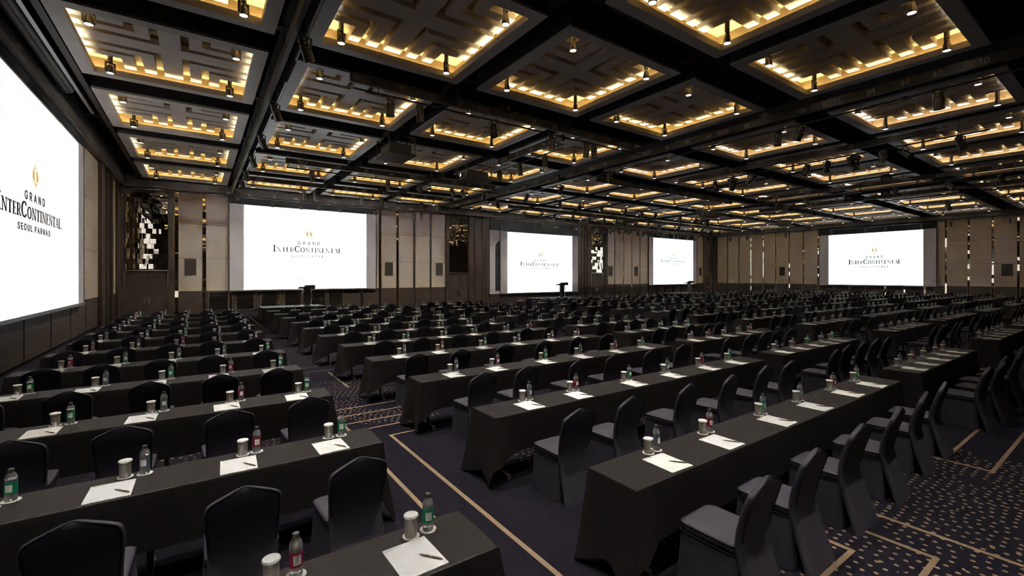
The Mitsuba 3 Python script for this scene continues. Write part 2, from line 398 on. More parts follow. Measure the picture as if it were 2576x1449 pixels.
# ------------------------------------------------------------------ lettering
def stem(x, w=.22, h=1.0, y=0): return sbox(x - w / 2, y, x + w / 2, y + h)
def serif(x, y, w=.36, t=.085): return sbox(x - w / 2, y, x + w / 2, y + t)
def diag(x0, y0, x1, y1, w): return Polygon([(x0 - w / 2, y0), (x0 + w / 2, y0), (x1 + w / 2, y1), (x1 - w / 2, y1)])
def ring(cx, cy, rx, ry, thick, thin):
    return affinity.scale(Point(cx, cy).buffer(1, 24), rx, ry).difference(affinity.scale(Point(cx, cy).buffer(1, 24), rx - thick, ry - thin))
def roman(ch):
    """(outline, advance) of one capital of a roman face with serifs, one unit high."""
    if ch == 'I': return unary_union([stem(.2), serif(.2, 0, .4), serif(.2, .95, .4)]), .46
    if ch == 'N': return unary_union([stem(.14, .08), stem(.76, .08), diag(.16, 1, .74, 0, .17), serif(.12, 0, .3), serif(.1, .95, .26), serif(.76, .95, .3)]), .94
    if ch == 'T': return unary_union([stem(.36), sbox(.0, .93, .72, 1), sbox(0, .78, .045, 1), sbox(.675, .78, .72, 1), serif(.36, 0, .36)]), .78
    if ch == 'E': return unary_union([stem(.16), sbox(0, .94, .58, 1), sbox(0, 0, .6, .06), sbox(.1, .48, .46, .54), sbox(.54, .8, .585, 1), sbox(.56, 0, .605, .2), sbox(.42, .42, .46, .6)]), .68
    if ch == 'L': return unary_union([stem(.16), serif(.16, .95, .36), sbox(0, 0, .6, .06), sbox(.56, 0, .605, .24)]), .66
    if ch == 'O': return ring(.45, .5, .45, .52, .20, .11), .96
    if ch == 'C': return unary_union([ring(.45, .5, .45, .52, .20, .11).difference(sbox(.62, .22, 1, .78)), sbox(.72, .72, .765, .96)]), .86
    if ch == 'R': return unary_union([stem(.16), serif(.16, 0, .36), sbox(0, .94, .4, 1), sbox(.16, .46, .4, .52), ring(.36, .73, .29, .27, .14, .06).intersection(sbox(.36, 0, 1, 1)), diag(.68, 0, .4, .48, .16), serif(.72, 0, .22)]), .78
    if ch == 'A': return unary_union([diag(.08, 0, .4, 1, .07), diag(.72, 0, .4, 1, .18), sbox(.2, .3, .6, .36), serif(.08, 0, .26), serif(.73, 0, .32)]), .84
    return None, .4
def tracked(text, h, gap, stretch=1.0, bold=False):
    ms, x = [], 0
    for ch in text:
        if ch == ' ': x += h * .62; continue
        m = meshkit.text_mesh(ch, h, .004, bold); b = m.bounds
        m.apply_translation([x - b[0, 0], 0, 0]); x += (b[1, 0] - b[0, 0]) + gap; ms.append(m)
    m = cat(ms); m.apply_translation([-(x - gap) / 2, 0, 0]); m.apply_scale([stretch, 1, 1]); return m
def roman_line():
    ps, x = [], 0
    for i, ch in enumerate('INTERCONTINENTAL'):
        s = 1.3 if i in (0, 5) else 1.0
        p, a = roman(ch)
        ps.append(affinity.translate(affinity.scale(p, s * .82, s, origin=(0, 0)), x, 0)); x += a * s * .82 + .055
    ps.append(affinity.scale(Point(x + .06, .07).buffer(.07, 12), 1, 1)); x += .15
    return extrude(affinity.translate(unary_union(ps), -x / 2, 0), .004), x

line, line_w = roman_line()
line.apply_scale([3.98 / line_w, .278, 1])
def to_width(m, w): m.apply_scale([w / (m.bounds[1, 0] - m.bounds[0, 0]), 1, 1]); return m
grand = to_width(tracked('GRAND', .19, .13, bold=True), 1.28)
seoul = to_width(tracked('SEOUL PARNAS', .146, .07, bold=True), 2.05)
def leaf(w, h):
    a = np.linspace(0, 1, 15)
    x = w * np.cos((a * 2 - 1) * np.pi / 2) ** 1.15; y = h * (a * 2 - 1)
    return Polygon(np.vstack([np.stack([x, y], 1), np.stack([-x[::-1], y[::-1]], 1)[1:-1]]))
letter_i = affinity.translate(affinity.scale(roman('I')[0], .42, .32, origin=(.2, .5)), -.2, -.5)
emblem = unary_union([leaf(.235, .305).difference(leaf(.220, .285)), leaf(.195, .255).difference(letter_i)])
emblem = extrude(emblem, .004)

# ------------------------------------------------------------------ projection screens
def screen(F, u0, u1, z0, z1, b, label, logo, weight, level=1.0, tint=(.86, .96, 1.0)):
    """u0..u1, z0..z1 the whole cloth, b its plain border left and right, picture between."""
    k = new('projection_screen'); tag(k, label, 'projection screen')
    part(k, 'cloth', xf(bx(u0, u1, z0, z1, .115, .12), F), 'm_screen')
    part(k, 'picture', xf(bx(u0 + b[0], u1 - b[1], z0 + b[2], z1 - b[3], .1201, .123), F), 'm_paper', label='bright white projected picture', emitter=area(tint, SCREEN * level, weight))
    part(k, 'mask', xf(bx(u0 - .05, u1 + .05, z1, ZP + .35, .105, .14), F), 'm_mask', label='black drop above the cloth')
    part(k, 'side_edge', xf(bx(u0 - .06, u0, z0 - .05, z1, .10, .135), F), 'm_black'); part(k, 'side_edge', xf(bx(u1, u1 + .06, z0 - .05, z1, .10, .135), F), 'm_black')
    part(k, 'weight_bar', xf(bx(u0 - .04, u1 + .04, z0 - .09, z0, .09, .16), F), 'm_grey_metal')
    L = F @ trimesh.transformations.translation_matrix([logo[0], logo[1], .126]) @ np.diag([logo[2], logo[3], 1, 1])
    for m, y in ((line, 0), (grand, .434), (seoul, -.288)):
        part(k, 'lettering', xf(xf(m, trimesh.transformations.translation_matrix([0, y, 0])), L), 'm_ink')
    part(k, 'emblem', xf(xf(emblem, trimesh.transformations.translation_matrix([0, 1.067, 0])), L), 'm_paper', label='gold leaf shaped emblem with a letter I', emitter=area((.60, .40, .11), .9, .05))
    return k
screen(FL, 13.3, 22.9, 1.33, 7.1, (.85, .9, 0, .06), 'huge projection screen with dark lettering at the left edge on the left wall', (16.84, 3.757, 1.37, 1.09), 60, .74, (.96, .965, 1.0))
screen(FA, 1.56, 10.81, 1.40, 6.87, (.78, .70, 0, .03), 'wide projection screen on the left part of the far wall', (6.2, 3.90, 1.107, 1.18), 60, 1.6)
screen(FA, 21.95, 31.28, .74, 6.28, (.75, .76, 0, .03), 'projection screen hung low in the middle of the far wall', (26.5, 3.21, 1.19, 1.0), 25, 1.2)
screen(FA, 42.39, 51.73, 1.27, 6.75, (.75, .75, 0, .03), 'small looking projection screen near the far right corner', (46.95, 3.91, 1.2, .85), 10)
screen(FR, -20.93, -11.51, 1.37, 6.65, (.86, .88, 0, .03), 'projection screen on the right wall above the far tables', (-16.1, 3.48, 1.08, 1.3), 25, 1.3)

# a pale framed recess with a dark arch beside the middle screen
k = new('stage_recess'); tag(k, 'pale framed recess with a dark arched curtain opening beside the middle screen', 'recess')
arch = sbox(21.45, .95, 22.6, 4.8).union(affinity.scale(Point(22.05, 4.8).buffer(.6, 20), 1, 1))
part(k, 'frame', xf(extrude(sbox(20.9, .72, 23.2, 6.45).difference(arch), .10), FA @ trimesh.transformations.translation_matrix([0, 0, -.06])), 'm_screen')
part(k, 'curtain', xf(bx(21.4, 22.7, .9, 5.5, -.09, -.05), FA), 'm_mask')
part(k, 'sill', xf(bx(20.85, 23.2, .685, .72, -.06, .07), FA), 'm_screen')

# roller of the left screen with its rails
k = new('screen_roller'); tag(k, 'long dark screen roller under the ceiling along the left wall', 'roller tube')
part(k, 'tube', tube([(-3.22, 2, 7.90), (-3.22, 12, 7.90), (-3.22, 18.6, 7.90)], .135, 20), 'm_soffit', 40)
part(k, 'end_cap', tube([(-3.22, 18.6, 7.90), (-3.22, 18.64, 7.90), (-3.22, 18.68, 7.90)], [.135, .12, .06], 20), 'm_soffit', 40)
k = new('ceiling_rail'); tag(k, 'pale flat rail under the ceiling beside the screen roller', 'rail')
part(k, 'profile', bx(-3.06, -2.97, 1, 21, 7.90, 7.98), 'm_grey_metal')
part(k, 'bracket', bx(-3.06, -2.97, 12, 12.08, 7.98, ZT), 'm_black')

# ------------------------------------------------------------------ ceiling coffers
CX = [-2.606 + 4.674 * i for i in range(4)]; CX = CX + [x + 20.08 for x in CX] + [x + 39.7 for x in CX]
CW, CD, ZC = 4.0145, 4.14, 7.82
CY = [y - CD for y in (1.2, 6.37, 11.52, 16.65, 21.95, 27.2, 32.4)]      # near edges
IW, ID = CW - .58, CD - .58                                            # opening
def frame_mesh():
    o = sbox(-CW / 2, -CD / 2, CW / 2, CD / 2); i = sbox(-IW / 2, -ID / 2, IW / 2, ID / 2)
    rim = extrude(o.difference(i), .06)
    lip = extrude(sbox(-IW / 2 - .025, -ID / 2 - .025, IW / 2 + .025, ID / 2 + .025).difference(i), .10); lip.apply_translation([0, 0, .055])
    wall_ = extrude(o.difference(sbox(-CW / 2 + .03, -CD / 2 + .03, CW / 2 - .03, CD / 2 - .03)), .87); wall_.apply_translation([0, 0, .06])
    return cat(rim, lip), wall_
def lshape(a0, a1, sx, sy, zb, zt):
    """The board between the distances a0 and a1 from one corner of the opening."""
    X, Y = IW / 2 + .07, ID / 2 + .07
    p = sbox(X - a1 - .07, Y - a1 - .07, X, Y).difference(sbox(X - a0 - .07, Y - a0 - .07, X + 1, Y + 1))
    p = affinity.scale(p, sx, sy, origin=(0, 0)); m = extrude(p, zt - zb); m.apply_translation([0, 0, zb]); return m
RIM, SIDE = frame_mesh()
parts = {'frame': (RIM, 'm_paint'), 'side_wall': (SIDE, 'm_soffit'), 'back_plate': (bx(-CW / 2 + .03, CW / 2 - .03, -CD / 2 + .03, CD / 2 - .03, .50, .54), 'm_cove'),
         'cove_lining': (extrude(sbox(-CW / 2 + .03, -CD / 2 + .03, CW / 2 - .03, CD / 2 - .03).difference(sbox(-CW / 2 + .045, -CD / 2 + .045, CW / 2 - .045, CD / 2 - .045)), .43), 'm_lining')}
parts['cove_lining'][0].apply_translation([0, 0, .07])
ZB, ZTOP = .275, .43
n = 0
for sx in (-1, 1):
    for sy in (-1, 1):
        for a0, a1 in ((.62, .88), (1.06, 1.33)):
            parts['maze_board' + (f'_{n:03d}' if n else '')] = (lshape(a0, a1, sx, sy, ZB, ZTOP), 'm_paint'); n += 1
X, Y = IW / 2 + .07, ID / 2 + .07
cross = sbox(-X, -Y, X, Y)
for sx in (-1, 1):
    for sy in (-1, 1):
        cross = cross.difference(affinity.scale(sbox(X - 1.50 - .07, Y - 1.52 - .07, X + 1, Y + 1), sx, sy, origin=(0, 0)))
cm = extrude(cross, ZTOP - ZB); cm.apply_translation([0, 0, ZB]); parts['maze_centre'] = (cm, 'm_paint')
so = .12
def strip_mesh():
    x, y, w, z0, z1 = CW / 2 - so, CD / 2 - so, .025, .065, .085
    return cat(bx(-x, x, y - w, y + w, z0, z1), bx(-x, x, -y - w, -y + w, z0, z1), bx(x - w, x + w, -y, y, z0, z1), bx(-x - w, -x + w, -y, y, z0, z1))
STRIP = strip_mesh()
def coffer_group(name, c, k, w):
    group('coffer_' + name, **parts, light_strip=(STRIP, 'm_lens', False, {'emitter': area(c, k, w)}))
coffer_groups = {}
# ceiling spotlight: plate, stem, yoke, housing, lens (origin at the lens centre)
def lamp_parts():
    plate = bx(-.13, .13, -.13, .13, .50, .52); stem_ = xf(lathe([(.055, .28), (.055, .50)], 12), np.eye(4))
    yoke = cat(bx(-.115, .115, -.02, .02, .25, .28), bx(-.115, -.095, -.03, .03, .03, .28), bx(.095, .115, -.03, .03, .03, .28))
    house = lathe([(.03, .22), (.055, .20), (.075, .12), (.088, .02), (.09, .0), (.078, .0), (.07, .03)], 16, True, False)
    lens = lathe([(.070, .001), (.074, .012)], 16)
    return dict(plate=(plate, 'm_paint'), stem=(stem_, 'm_black_metal', 40), yoke=(yoke, 'm_black_metal'), housing=(house, 'm_black_metal', 40), lens=(lens, 'm_lens', False, {'emitter': area((1, .93, .82), 30, .3)}))
group('lamp', **lamp_parts())
LAMP_DX, LAMP_DY = IW / 2 - .36, ID / 2 - .36
lamps = []
for j, y0 in enumerate(CY):
    for i, x0 in enumerate(CX):
        cx, cy = x0 + CW / 2, y0 + CD / 2
        dist = math.hypot(cx, cy)
        vis = any(in_view(cx + a * CW / 2, cy + b * CD / 2, ZC, 150) for a in (-1, 1) for b in (-1, 1))
        if not vis and dist > 16: continue
        wgt = 30 / max(dist, 5) ** 1.0
        warm = i < 4 or j > 3
        near = vis and dist < 17
        g = (f'{i}_{j}' if near else f"{'warm' if warm else 'pink'}_{i // 4}_{j // 3}")
        if g not in coffer_groups:
            coffer_groups[g] = 1
            coffer_group(g, WARM if i < 4 else PINK if not warm else tuple((a + b) / 2 for a, b in zip(WARM, PINK)), COVE, wgt * (1 if near else 4))
        key = inst(new('ceiling_coffer'), 'coffer_' + g, at(cx, cy, ZC))
        tag(key, f'lit ceiling coffer with maze boards, {ORD[i + 1]} column from the left, {ORD[j] if j else "nearest"} row from the camera', 'ceiling coffer', 'ceiling coffers')
        for q, (a, b) in enumerate(((-1, -1), (1, -1), (-1, 1), (1, 1))):
            lx, ly = cx + a * LAMP_DX, cy + b * LAMP_DY
            lamps.append((math.hypot(lx, ly), lx, ly, i, j, q, vis and in_view(lx, ly, 7.75, 30)))
            to_wall = None                      # (aim, strength): lamps turned to the walls
            if j == 6 and q in (2, 3): to_wall = (lx, YF, 2.4), .30
            elif j == 6: to_wall = (lx, YF, 5.2), 1.0
            elif i == 0 and j in (4, 5, 6) and q in (1, 3): to_wall = (XL, ly, 4.4), .7
            elif i == 11 and q in (0, 2): to_wall = (XR, ly, 4.6), .9
            if to_wall:
                scene[f'beam_{i}_{j}_{q}'] = {'type': 'spot', 'intensity': rgb([WALL_I * to_wall[1] * c for c in WALL_C]), 'cutoff_angle': 52.0, 'beam_width': 22.0,
                    'sampling_weight': float(20 / max(math.hypot(lx - 3, ly - 5), 4)), 'to_world': T().look_at(origin=[lx, ly, 7.715], target=to_wall[0], up=[0, 0, 1])}
                continue
            lit = (q in (0, 3) and (j > 0 or i < 2)) if dist < 20 else q == (i + j) % 4
            if lit:
                scene[f'beam_{i}_{j}_{q}'] = {'type': 'spot', 'intensity': rgb([SPOT_I * (1 if dist < 20 else 2) * (.5 if j == 1 and i > 1 else 1) * c for c in SPOT_C]), 'cutoff_angle': 36.0, 'beam_width': 14.0,
                    'sampling_weight': float(20 / max(math.hypot(lx - 3, ly - 5), 4) ** 1.3 * (1 if dist < 20 else 1.5)), 'to_world': T().look_at(origin=[lx, ly, 7.715], target=[lx + .02 * a, ly + .02 * b, 0], up=[1, 0, 0])}
lamps.sort()
shown = [l for l in lamps if l[6]]
CORN = ['near left', 'near right', 'far left', 'far right']
for n, (d, x, y, i, j, q, v) in enumerate(shown + [l for l in lamps if not l[6]]):
    if n < 300 and v:
        key = inst(new('ceiling_spotlight'), 'lamp', at(x, y, 7.735, 0 if i > 2 else 40))
        tag(key, f'lit black spotlight, {CORN[q]} corner of coffer, {ORD[i + 1]} column, {ORD[j] if j else "nearest"} row', 'spotlight', 'ceiling spotlights')
    else:
        key = inst(new('distant_spotlights__') if False else f'distant_spotlights__{n:03d}', 'lamp', at(x, y, 7.735))
tag('distant_spotlights', 'small lit spotlights of the farthest coffers', 'spotlights', kind='stuff')

# cross beams between the coffers
for j in range(1, len(CY)):
    y = (CY[j - 1] + CD + CY[j]) / 2
    k = new('ceiling_beam'); add(k, bx(XL, XR, y - .13, y + .13, 8.25, ZT), 'm_ceiling'); tag(k, f'black beam across the room between coffer rows {j} and {j + 1}', 'beam')
for i in range(1, len(CX)):
    x = (CX[i - 1] + CW + CX[i]) / 2
    k = new('ceiling_beam'); add(k, bx(x - (.12 if i % 4 else .7), x + (.12 if i % 4 else .7), YN, YF, 8.27 if i % 4 else 7.95, ZT), 'm_ceiling'); tag(k, f'black beam running away from the camera between coffer columns {i} and {i + 1}', 'beam')
add('ceiling_beam_090', bx(-2.85, -2.70, YN, YF, 7.95, ZT), 'm_soffit'); tag('ceiling_beam_090', 'dark edge beam between the left wall and the first coffer column', 'beam')

# ------------------------------------------------------------------ number boards, pipes, stage lights
def board(p0, p1, z, words, label, h=.13):
    """A dark lettered cable duct from p0 to p1; words: (text, distance along from p0, raise)."""
    p0, p1 = np.array(p0, float), np.array(p1, float); L = np.linalg.norm(p1 - p0); d = (p1 - p0) / L
    F = fr((p0[0], p0[1], z), (d[0], d[1], 0), np.cross((d[0], d[1], 0), (0, 0, 1)))
    k = new('number_board'); tag(k, label, 'lettered duct')
    part(k, 'duct', xf(bx(0, L, -.11, .11, -.05, .05), F), 'm_soffit'); part(k, 'lip', xf(bx(0, L, .11, .13, -.06, .06), F), 'm_black_metal')
    for t, s, up in words:
        m = tracked(t, h, .02); m.apply_translation([s, -.06 + up, .051])
        if up: part(k, 'number_plate', xf(bx(s - .25, s + .25, .13, .36, -.01, .05), F), 'm_soffit')
        part(k, 'lettering', xf(m, F), 'm_letter')
    for s in np.arange(.8, L, 2.6):
        part(k, 'hanger', xf(bx(s - .008, s + .008, .13, ZT - z, -.008, .008), F), 'm_black')
    return k
def chain(x, y, z0, z1):
    return cat([xf(lathe([(.004, -.02), (.013, 0), (.004, .02)], 5), trimesh.transformations.translation_matrix([x, y, z])) for z in np.arange(z0, z1, .045)])
def pipe(p0, p1, z, label, n=4):
    k = new('lighting_pipe'); tag(k, label, 'lighting pipe')
    p0, p1 = np.array([*p0, z], float), np.array([*p1, z], float)
    part(k, 'bar', tube([p0, (p0 + p1) / 2, p1], .026, 8), 'm_black_metal', 40)
    for s in np.linspace(.06, .94, n):
        p = p0 + (p1 - p0) * s
        part(k, 'chain', chain(p[0], p[1], z + .04, min(z + .7, 8.2)), 'm_black_metal')
        part(k, 'hanger', bx(p[0] - .006, p[0] + .006, p[1] - .006, p[1] + .006, z, ZT), 'm_black')
    return k

def par_parts(metal):
    """A stage light can hanging from a pipe at the origin, shining along +y before it is turned."""
    can = xf(lathe([(.02, -.30), (.075, -.285), (.095, -.24), (.098, -.05), (.108, -.045), (.108, .18), (.118, .185), (.118, .215), (.10, .215), (.098, .12), (.02, .06)], 16, True, True), rot([1, 0, 0], -90))
    yoke = cat(bx(-.135, -.12, -.02, .02, -.02, .24), bx(.12, .135, -.02, .02, -.02, .24), bx(-.135, .135, -.02, .02, .225, .24))
    return can, yoke
CAN, YOKE = par_parts(0)
RINGS = cat([xf(lathe([(.100, z), (.112, z + .008), (.100, z + .016)], 16), rot([1, 0, 0], -90)) for z in (-.2, -.12, .05)])
GLASS = xf(lathe([(.097, .19), (.085, .196), (.03, .20)], 16), rot([1, 0, 0], -90))
def par_group(name, pitch, body, shift=.46):
    """pitch: degrees below the horizon."""
    P = trimesh.transformations.translation_matrix([0, 0, -.32]) @ rot([1, 0, 0], -pitch)
    Yk = trimesh.transformations.translation_matrix([0, 0, -.32])
    clamp = cat(bx(-.03, .03, -.03, .03, -.085, -.03), lathe([(.02, -.10), (.02, -.085)], 8))
    cable = tube([(.1, -.1, -.28), (.17, -.14, -.2), (.14, -.06, -.05), (.04, 0, -.06)], .007, 5)
    group('par_' + name, can=(xf(CAN, P), body, 35), ring=(xf(RINGS, P), body, 35), yoke=(xf(YOKE, Yk), 'm_black_metal'), clamp=(clamp, 'm_black_metal'), cable=(cable, 'm_black', 40), lens=(xf(GLASS, P), 'm_lampglass', 40))
for nm, pt in (('down', 84), ('steep', 62), ('tilt', 40), ('flat', 22)):
    par_group(nm, pt, 'm_black_metal'); par_group(nm + '_grey', pt, 'm_grey_metal')
def moving_head():
    base = cat(bx(-.19, .19, -.15, .15, -.22, -.08), bx(-.1, .1, -.05, .05, -.08, -.03))
    arms = cat(bx(-.20, -.15, -.07, .07, -.52, -.22), bx(.15, .20, -.07, .07, -.52, -.22), bx(-.2, .2, -.07, .07, -.26, -.22))
    head = xf(lathe([(.03, -.24), (.10, -.21), (.14, -.10), (.145, .05), (.12, .19), (.115, .20)], 18), trimesh.transformations.translation_matrix([0, 0, -.47]) @ rot([1, 0, 0], 150))
    lens = xf(lathe([(.11, .20), (.05, .235)], 16), trimesh.transformations.translation_matrix([0, 0, -.47]) @ rot([1, 0, 0], 150))
    group('mover', base=(base, 'm_black'), arm=(arms, 'm_black_metal'), head=(head, 'm_black_metal', 40), lens=(lens, 'm_lampglass', 40))
moving_head()
def par(x, y, z, kind, aim, label, grp='stage lights on the pipes'):
    """aim: compass heading in degrees, 0 = towards +y, 90 = towards +x."""
    key = inst(new('stage_light'), 'par_' + kind, at(x, y, z, -aim)); tag(key, label, 'stage light', grp)
def mover(x, y, z, aim, label):
    key = inst(new('moving_head_light'), 'mover', at(x, y, z, -aim)); tag(key, label, 'moving head light')

board((3.24, 12.05), (14.4, 12.05), 7.51, [('RD15', .28, 0), ('31', 1.42, 0), ('32', 2.32, 0), ('33', 3.2, 0), ('RD15', 4.05, 0), ('8', 4.98, .24), ('31', 5.15, 0), ('32', 6.0, 0), ('33', 6.95, 0), ('34', 7.85, 0), ('35', 8.75, 0), ('36', 9.7, 0), ('RD16', 10.7, 0)], 'dark lettered duct reading RD15, 31, 32, 33 in front of the first full coffers')
pipe((3.24, 11.85), (14.6, 11.85), 7.17, 'black pipe under the RD15 duct, carrying six stage lights', 4)
for n, (x, kd, am) in enumerate(((4.24, 'down', 30), (5.1, 'down', 80), (7.55, 'steep', 200), (9.92, 'down', 120), (11.55, 'down', 0), (11.95, 'down', 90))):
    par(x, 11.85, 7.17, kd, am, f'black stage light on the pipe under the RD15 duct, {ORD[n + 1]} from the left')
board((3.2, 22.45), (14.4, 22.45), 7.51, [('RD11', .7, 0), ('22', 2.3, 0), ('23', 3.6, 0), ('24', 4.9, 0), ('RD11', 6.1, 0), ('6', 7.1, .24), ('22', 7.3, 0), ('23', 8.5, 0), ('24', 9.4, 0), ('25', 10.3, 0), ('RD12', 10.95, 0)], 'dark lettered duct reading RD11, 22, 23, 24')
pipe((3.2, 22.25), (14.5, 22.25), 7.17, 'black pipe under the RD11 duct', 4)
for n, (x, kd, am) in enumerate(((4.27, 'down', 30), (7.84, 'down', 60), (9.57, 'down', 0), (11.53, 'steep', 160), (12.2, 'steep', 150), (13.5, 'tilt', 20))):
    par(x, 22.25, 7.17, kd, am, f'black stage light on the pipe under the RD11 duct, {ORD[n + 1]} from the left')
board((1.8, 27.75), (14.4, 27.75), 7.51, [('RD9', .9, 0), ('16', 2.8, 0), ('17', 4.2, 0), ('18', 5.4, 0), ('RD9', 6.5, 0), ('5', 7.6, .24), ('16', 7.75, 0), ('17', 8.7, 0), ('18', 9.6, 0), ('19', 10.5, 0), ('20', 11.3, 0), ('RD10', 12.0, 0)], 'dark lettered duct reading RD9, 16, 17, 18')
pipe((1.8, 27.55), (14.5, 27.55), 7.17, 'black pipe under the RD9 duct', 4)
for n, (x, kd, am) in enumerate(((4.85, 'down_grey', 30), (5.45, 'down_grey', 60), (8.1, 'down_grey', 0), (9.3, 'down', 160), (12.0, 'steep', 200), (13.2, 'down', 20))):
    par(x, 27.55, 7.17, kd, am, f'stage light on the pipe under the RD9 duct, {ORD[n + 1]} from the left')
board((1.0, 32.75), (14.0, 32.75), 7.42, [('RD7', .5, 0), ('11', 1.6, 0), ('12', 3.0, 0), ('RD7', 4.3, 0), ('4', 5.4, .2), ('10', 5.6, 0), ('11', 6.8, 0), ('12', 8.0, 0), ('13', 9.2, 0), ('14', 10.3, 0), ('15', 11.3, 0), ('RD8', 12.3, 0)], 'dark lettered duct reading RD7 over the first far screen', .11)
pipe((-3.3, 32.2), (14.4, 32.2), 7.15, 'black pipe over the first far screen', 6)
for n, x in enumerate((3.8, 5.5, 6.6, 7.95, 10.4)):
    par(x, 32.2, 7.15, 'flat', 180, f'stage light facing the camera over the first far screen, {ORD[n + 1]} from the left')
for n, x in enumerate((13.4, 14.0)):
    par(x, 32.2, 7.15, 'down', 100, f'stage light over the beige panels right of the first screen, {ORD[n + 1]} of two')
# the rail with tilted lights between the first two coffer columns
board((1.62, 3.0), (1.62, 32.3), 7.42, [], 'dark trunking running away from the camera beside the tilted lights')
for n, (a, b) in enumerate(((3.0, 11.6), (13.0, 20.4), (20.8, 27.6), (28.0, 32.6))):
    k = pipe((1.86, a), (1.86, b), 7.40, f'steel pipe of the tilted lights, {ORD[n + 1]} length from the camera', 3)
    scene[k + '__bar']['bsdf'] = {'type': 'ref', 'id': 'm_grey_metal'}
for n, y in enumerate((10.3, 14.8, 18.3, 21.7, 25.0, 27.4, 30.2, 31.8)):
    par(1.86, y, 7.40, 'steep', 55, f'black stage light tilted on the steel pipe, {ORD[n + 1]} from the camera')
# first partition: ducts along the room's depth
board((15.6, 17.5), (15.6, 1.2), 7.50, [('RD26', .4, 0), ('54', 1.9, 0), ('53', 2.8, 0), ('RD29', 5.15, 0), ('58', 6.2, 0), ('59', 7.1, 0), ('60', 8.0, 0), ('RD29', 8.55, 0), ('58', 9.4, 0), ('15', 10.0, .2), ('60', 11.15, 0), ('RD30', 11.95, 0), ('58', 12.9, 0), ('59', 13.65, 0), ('60', 14.3, 0), ('RD30', 15.0, 0)], 'dark lettered duct reading RD30, 60, 59, 58 at the upper right')
board((15.6, 30.5), (15.6, 18.0), 7.50, [('RD25', 1.0, 0), ('53', 3.0, 0), ('13', 5.3, .2), ('54', 6.4, 0), ('RD26', 7.8, 0), ('52', 9.4, 0), ('53', 10.6, 0), ('54', 11.6, 0)], 'dark lettered duct reading RD26, 54, 53, 52 beyond the RD29 duct')
pipe((16.0, 1.5), (16.0, 17.4), 7.22, 'black pipe under the RD30 duct', 5); pipe((15.95, 18), (15.95, 31), 7.22, 'black pipe under the RD26 duct', 5)
for n, (y, kd, am) in enumerate(((3.26, 'down', 90), (6.6, 'steep', 20), (7.25, 'down', 300), (14.8, 'down', 60), (18.3, 'steep', 330), (21.4, 'steep', 280), (24.5, 'tilt', 200), (27, 'tilt', 300))):
    par(15.95, y, 7.22, kd, am, f'black stage light under the RD30 and RD26 ducts, {ORD[n + 1]} from the camera')
board((11.12, 17.0), (11.12, 12.6), 7.45, [('RD14', .5, 0), ('28', 1.5, 0), ('29', 2.5, 0), ('30', 3.3, 0), ('RD14', 4.0, 0)], 'short dark lettered duct reading RD14')
pipe((11.3, 12.8), (11.3, 18), 7.15, 'short black pipe under the RD14 duct', 3)
for n, (y, kd) in enumerate(((13.9, 'down'), (15.6, 'down'), (17.2, 'down'))):
    par(11.3, y, 7.15, kd, 90 * n, f'black stage light on the pipe under the RD14 duct, {ORD[n + 1]} from the camera')
board((17.6, 17.25), (31, 17.25), 7.5, [('23', 4.3, 0), ('RD34', 8, 0), ('24', 11, 0)], 'dark lettered duct reading 23 beyond the first partition')
board((21.6, 15), (21.6, 4.5), 7.5, [('22', 3, 0), ('25', 8.0, 0)], 'dark lettered duct reading 25')
pipe((21.9, 3.2), (21.9, 16), 7.25, 'black pipe of the moving heads and stage lights at the right', 5)
mover(21.9, 7.05, 7.25, 40, 'large moving head light hanging at the right')
for n, (y, kd, am) in enumerate(((3.9, 'steep', 120), (5.4, 'tilt', 200), (6.1, 'down', 90), (8.0, 'tilt', 60), (8.8, 'steep', 300), (11.2, 'tilt', 330), (13.0, 'steep', 220))):
    par(21.9, y, 7.25, kd, am, f'black stage light on the moving head pipe, {ORD[n + 1]} from the camera')
mover(21.9, 12.1, 7.25, 200, 'moving head light on the right pipe behind the stage lights')
board((31.15, 15.5), (31.15, 3.0), 7.45, [('104', 1.2, 0), ('105', 3.1, 0), ('RD51', 4.6, 0), ('103', 6.2, 0), ('104', 7.9, 0), ('26', 7.0, .2), ('105', 9.2, 0), ('RD52', 10.3, 0), ('103', 11.2, 0), ('104', 11.9, 0)], 'dark lettered duct reading 103, 104, RD52 at the right', .15)
pipe((31.4, 3.0), (31.4, 16), 7.2, 'black pipe under the RD52 duct', 5)
for n, (y, kd, am) in enumerate(((4.2, 'steep', 120), (6.0, 'tilt', 200), (8.2, 'steep', 300), (10.5, 'tilt', 60), (12.5, 'steep', 150), (14.4, 'down', 0))):
    par(31.4, y, 7.2, kd, am, f'black stage light on the pipe under the RD52 duct, {ORD[n + 1]} from the camera')
board((36.5, 18), (36.5, 4.0), 7.45, [('122', 2, 0), ('123', 4, 0), ('RD63', 5.5, 0), ('123', 7, 0), ('32', 8.0, .2), ('122', 9, 0), ('RD64', 11.5, 0), ('121', 12.8, 0)], 'dark lettered duct reading 122, RD64 at the far right', .15)
pipe((36.8, 4), (36.8, 20), 7.2, 'black pipe under the RD64 duct', 5)
pipe((42, 5), (42, 12), 7.42, 'short black pipe of the round moving head at the far right', 3)
mover(42, 8.1, 7.42, 0, 'round dark moving head light before the right wall')
board((19, 27.75), (52, 27.75), 7.5, [('20', 2, 0), ('21', 5, 0), ('RD44', 9, 0), ('22', 12, 0), ('97', 16, 0), ('99', 19, 0), ('RD48', 23, 0), ('116', 26, 0), ('117', 29, 0)], 'long dark lettered duct across the far right half of the hall', .15)
